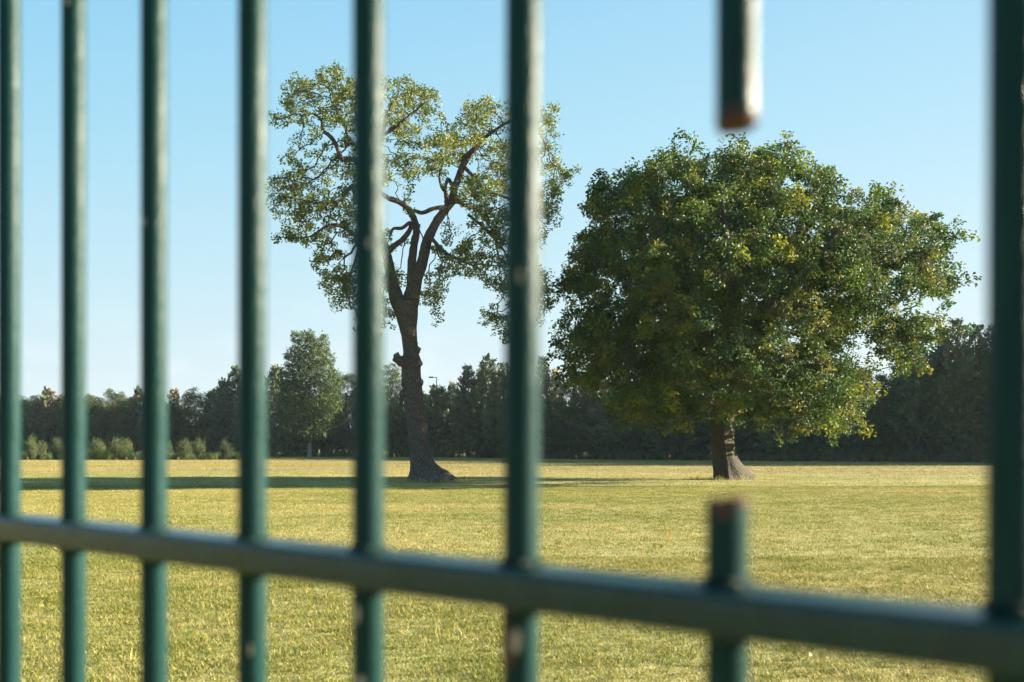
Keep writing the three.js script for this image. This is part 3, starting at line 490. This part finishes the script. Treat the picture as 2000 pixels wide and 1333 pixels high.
// weeds and undergrowth along the foot of the trees
{
  const g = new THREE.Group(); g.name = 'undergrowth'; g.userData = { kind: 'stuff', label: 'tangled weeds and low growth along the foot of the trees', category: 'undergrowth' }; scene.add(g);
  const R = rng(1700), T = new Tris();
  for (let k = 0; k < 12; k++) { const a = R() * 6.28, l = .2 + R() * .2, h = .5 + R() * .5, w = .02, x = (R() - .5) * .3, z = (R() - .5) * .3; const i0 = T.v(x - w, 0, z), i1 = T.v(x + w, 0, z + w), i2 = T.v(x + Math.cos(a) * l, h, z + Math.sin(a) * l); T.f(i0, i1, i2); for (let q = 0; q < 5; q++) { const f = .25 + q * .16, b = R() * 6.28, m = .09; const cx = x + Math.cos(a) * l * f, cz = z + Math.sin(a) * l * f, cy = h * f; T.f(T.v(cx, cy, cz), T.v(cx + Math.cos(b) * m - Math.sin(b) * .03, cy + .04, cz + Math.sin(b) * m + Math.cos(b) * .03), T.v(cx + Math.cos(b) * m * 1.4, cy + .02, cz + Math.sin(b) * m * 1.4)); } }
  const geo = T.geo(true), mats = [], cols = [];
  for (let k = 0; k < 5200; k++) {
    const x = lerp(-150, 2150, R()), z = zLine(x) - 3.5 + (R() - .4) * 7, n = N2(x * .02, z * .2); if (n < -.15 && R() < .7) continue;
    mats.push(place(V((x - CX) / F * z, 0, -z), .4 + R() * .7 * (1 + n * .5), R, .3)); cols.push(mix(mix(col(.05, .075, .03), LG, R() * .6), TAN, R() < .3 ? .8 : 0));
  }
  for (let k = 0; k < 1800; k++) { const x = lerp(20, 480, R()), z = 122 + R() * 9, n = N2(x * .05 + 3, z * .1); if (n < 0) continue; mats.push(place(V((x - CX) / F * z, 0, -z), .4 + R() * .6, R, .3)); cols.push(mix(MG, LG, R())); }
  for (let k = 0; k < 130; k++) { const x = lerp(170, 216, (R() + R()) / 2), z = 121.5 + R() * 2.5; mats.push(place(V((x - CX) / F * z, 0, -z), (.6 + R() * .8), R, .25)); cols.push(mix(col(.15, .20, .03), col(.24, .27, .05), R())); }
  copies('weeds', geo, shrubLeaf, mats, cols, g, 'stuff');
}
// lamp post behind the trees
{
  const z = 168, px = F / z, y = (v) => EYE + (HY - v) / px, p = thing('street_lamp', 'black street lamp on a slim pole rising behind the trees', 'street lamp', V((853 - CX) / px, 0, -z));
  const black = new THREE.MeshStandardMaterial({ color: col(.03, .032, .035), roughness: .5, metalness: .3 }), top = y(737);
  part('pole', new THREE.CylinderGeometry(.085, .13, top, 12).translate(0, top / 2, 0), black, p);
  const arm = (15) / px; part('arm', new THREE.CylinderGeometry(.05, .05, arm * .6, 10).rotateZ(Math.PI / 2).translate(-arm * .3, top - .05, 0), black, p);
  const head = new THREE.CapsuleGeometry(.15, arm * .42, 4, 10).rotateZ(Math.PI / 2).scale(1, .75, 1.3).translate(-arm * .72, top - .03, 0); part('lamp_head', head, black, p);
}
// a few fallen leaves on the turf
{
  const shape = (s) => leafClump(1, 0.001, .07, .045, s), R = rng(1900), m = (c) => new THREE.MeshPhysicalMaterial({ color: c, roughness: .8, transmission: .25, thickness: 0, side: THREE.DoubleSide });
  const put = (x, y, c, label, group) => { const z = EYE * F / (y - HY), o = part(numbered('fallen_leaf'), shape(Math.floor(R() * 900)), c, scene); o.position.set((x - CX) / F * z, .05, -z); o.userData = { label, category: 'leaf' }; if (group) o.userData.group = group; };
  put(1308, 1052, m(col(.75, .20, .01)), 'bright orange fallen leaf lying on the green turf');
  put(1133, 1006, m(col(.04, .03, .025)), 'dark fallen leaf lying on the dry turf');
  const pale = m(col(.36, .28, .16));
  [[557, 1188], [410, 1316], [107, 1080], [1580, 1290], [1700, 1120]].forEach(([x, y]) => put(x, y, pale, 'small pale dry leaf lying on the turf', 'pale fallen leaves on the turf'));
}

// thin summer haze
scene.fog = new THREE.FogExp2(new THREE.Color(.66, .85, 1), .0001);

// ───────────────────────── the fence in front of the lens ─────────────────────────
{
  const C = 6.22e-4, zOf = (x) => 1 / (C * (x + 1500)), ca = .751, sa = .661, z0 = zOf(720);
  const fence = thing('metal_fence', 'green painted railing of round upright bars and a flat rail, one bar cut', 'fence', V((720 - CX) / F * z0, 0, -z0));
  fence.rotation.y = -Math.atan2(sa, ca);
  const along = (x) => { const z = zOf(x); return (z0 - z) / sa; };
  const R = rng(2100);
  const wear = dataTex(256, 256, (u, v) => { const n = tor(u, v, 2, 5) * .5 + tor(u, v, 7, 2) * .3 + tor(u, v, 20, 8) * .2; return .36 + n * .16; });
  wear.repeat.set(1, 3);
  const paintMap = dataTex(256, 256, (u, v) => { const n = tor(u, v, 3, 15) * .5 + tor(u, v, 14, 12) * .4; return [.075 + n * .03, .192 + n * .035, .188 + n * .035]; }, true); paintMap.repeat.set(1, 3);
  const paintBump = dataTex(256, 256, (u, v) => .5 + tor(u, v, 9, 31) * .35 + tor(u, v, 25, 33) * .15); paintBump.repeat.set(1, 6);
  const paint = new THREE.MeshPhysicalMaterial({ map: paintMap, roughnessMap: wear, roughness: 1, bumpMap: paintBump, bumpScale: .0004, specularIntensity: .17 });
  const railPaint = paint.clone(); railPaint.specularIntensity = .75; railPaint.roughness = .8;
  const rust = new THREE.MeshStandardMaterial({ color: col(.07, .028, .018), roughness: .95 }), rustDark = new THREE.MeshStandardMaterial({ color: col(.07, .03, .02), roughness: .95 }), primer = new THREE.MeshStandardMaterial({ color: col(.42, .33, .25), roughness: .8 });
  const RAD = .0103, RAIL_TOP = 1.533, RAIL_H = .0230, RAIL_D = .044, TOP = 2.42;
  function railGeo(x0, x1, yc, h, d, ends = true) {
    const T = new Tris(), S = 64, n = 24, p = 6.5;
    for (let k = 0; k <= n; k++) for (let s = 0; s <= S; s++) { const a0 = s % S / S * 6.28318, a = a0 + .24 * Math.sin(4 * a0), c = Math.cos(a), q = Math.sin(a); T.v(lerp(x0, x1, k / n), yc + Math.sign(q) * Math.pow(Math.abs(q), 2 / p) * h / 2, Math.sign(c) * Math.pow(Math.abs(c), 2 / p) * d / 2, s / S, lerp(x0, x1, k / n) * 2); if (k && s < S) { const i = k * (S + 1) + s, b = i - S - 1; T.f(b, b + 1, i); T.f(b + 1, i + 1, i); } }
    const g = T.geo(); return g;
  }
  const xa = -3.2, xb = 1.35;
  part('rail', railGeo(xa, xb, RAIL_TOP - RAIL_H / 2, RAIL_H, RAIL_D).translate(0, -RAIL_TOP, 0).rotateZ(-.005).translate(0, RAIL_TOP - .0006, 0), railPaint, fence);
  part('rail', railGeo(xa, xb, TOP, .022, .040), paint, fence);
  part('rail', railGeo(xa, xb, .12, .022, .040), paint, fence);
  for (const x of [xa, xb]) { const post = part('post', new THREE.CylinderGeometry(.024, .024, 2.6, 20).translate(x, 1.2, 0), paint, fence); part('cap', new THREE.SphereGeometry(.026, 16, 8, 0, 6.3, 0, 1.6).translate(x, 2.5, 0), paint, post); }
  function bar(t, y0, y1, tilt = 0) {
    const b = part('bar', new THREE.CylinderGeometry(RAD, RAD, y1 - y0, 32, 12).translate(0, (y0 + y1) / 2 - RAIL_TOP, 0), paint, fence);
    b.position.set(t, RAIL_TOP, 0); b.rotation.z = -tilt; return b;
  }
  const weld = (b, top = true) => part('weld', new THREE.TorusGeometry(RAD * 1.02, .0026, 8, 24).rotateX(Math.PI / 2).scale(1, .8, 1).translate(0, top ? .0006 : -RAIL_H - .0006, 0), paint, b);
  // a flake of bare metal or old primer on a bar: a bent chip, ang measured from the camera side
  const chip = (b, y, ang, w, h, m) => {
    const T = new Tris(), n = 14, c = T.v(Math.sin(ang) * (RAD + .0004), y - RAIL_TOP, Math.cos(ang) * (RAD + .0004));
    for (let k = 0; k < n; k++) { const a = k / n * 6.283, q = .7 + .5 * R(), aa = ang + Math.cos(a) * w * q / RAD; T.v(Math.sin(aa) * (RAD + .0003), y - RAIL_TOP + Math.sin(a) * h * q, Math.cos(aa) * (RAD + .0003)); }
    for (let k = 0; k < n; k++) T.f(c, c + 1 + k, c + 1 + (k + 1) % n);
    part(m === primer ? 'paint_chip' : 'rust_patch', T.geo(), m, b);
  };
  const Y = (x, y) => EYE - (y - HY) / F * zOf(x);
  const bars = [[17, 0], [143, 0], [300, 0], [492, .001], [719, .001], [1018, .006], [1979, .004]].map(([x, tilt]) => { const b = bar(along(x), .10, TOP, tilt); weld(b); weld(b, false); b.userData.x = x; return b; });
  chip(bars[0], Y(17, 88), -.85, .0030, .0055, primer); chip(bars[2], Y(300, 437), .1, .0018, .0032, primer);
  chip(bars[4], Y(720, 1197), .05, .0022, .006, primer); chip(bars[4], Y(720, 1172), -.5, .004, .004, rustDark); chip(bars[4], Y(720, 1328), .4, .003, .004, primer);
  chip(bars[5], Y(1024, 1218), -.7, .0065, .012, rust); chip(bars[5], Y(1024, 1262), -.1, .006, .014, rustDark); chip(bars[5], Y(1024, 1250), .45, .0028, .007, primer);
  chip(bars[3], Y(492, 1265), .85, .0012, .004, primer); chip(bars[0], Y(17, 1090), -.4, .003, .008, rust); chip(bars[5], Y(1024, 545), .6, .001, .004, primer); chip(bars[4], Y(720, 480), .9, .001, .003, primer); chip(bars[1], Y(143, 12), .6, .002, .003, primer); chip(bars[6], Y(1982, 250), 1.0, .0012, .003, primer);
  delete bars[0].userData.x; bars.forEach((b) => { b.userData = {}; });
  // the cut bar: a stump below and a hanging stub above
  const cut = Y(1430, 985), hang = Y(1430, 240);
  const stump = bar(along(1421), .10, cut, .002); weld(stump); weld(stump, false); stump.userData.label = 'bar sawn off just above the rail with a rusty end';
  const ragged = (y, up) => { const g = new THREE.CylinderGeometry(up ? RAD * .93 : RAD * 1.03, up ? RAD * 1.03 : RAD * .93, .0034, 24, 2), p = g.attributes.position; for (let k = 0; k < p.count; k++) { const x = p.getX(k), z = p.getZ(k); p.setXYZ(k, x * (1 + .06 * N3(x * 300, p.getY(k) * 300, z * 300)), p.getY(k) + .0016 * N3(x * 330, 3, z * 330) + x * .14, z); } g.computeVertexNormals(); return g.translate(0, y - RAIL_TOP, 0); };
  part('rusty_end', ragged(cut + .0008, true), rust, stump);
  const upper = bar(along(1437), hang, TOP, .004); upper.userData.label = 'hanging upper stub of the cut bar with a rusty end';
  part('rusty_end', ragged(hang - .0008, false), rust, upper); chip(upper, hang + .003, .4, .003, .003, rustDark); chip(stump, cut - .003, .3, .006, .004, rustDark);
  const pitch = .13;
  for (let t = along(17) - pitch; t > xa + .05; t -= pitch) { const b = bar(t, .10, TOP); weld(b); weld(b, false); }
  for (let t = along(1982) + pitch; t < xb - .05; t += pitch) { const b = bar(t, .10, TOP); weld(b); weld(b, false); }
}

renderer.render(scene, camera);
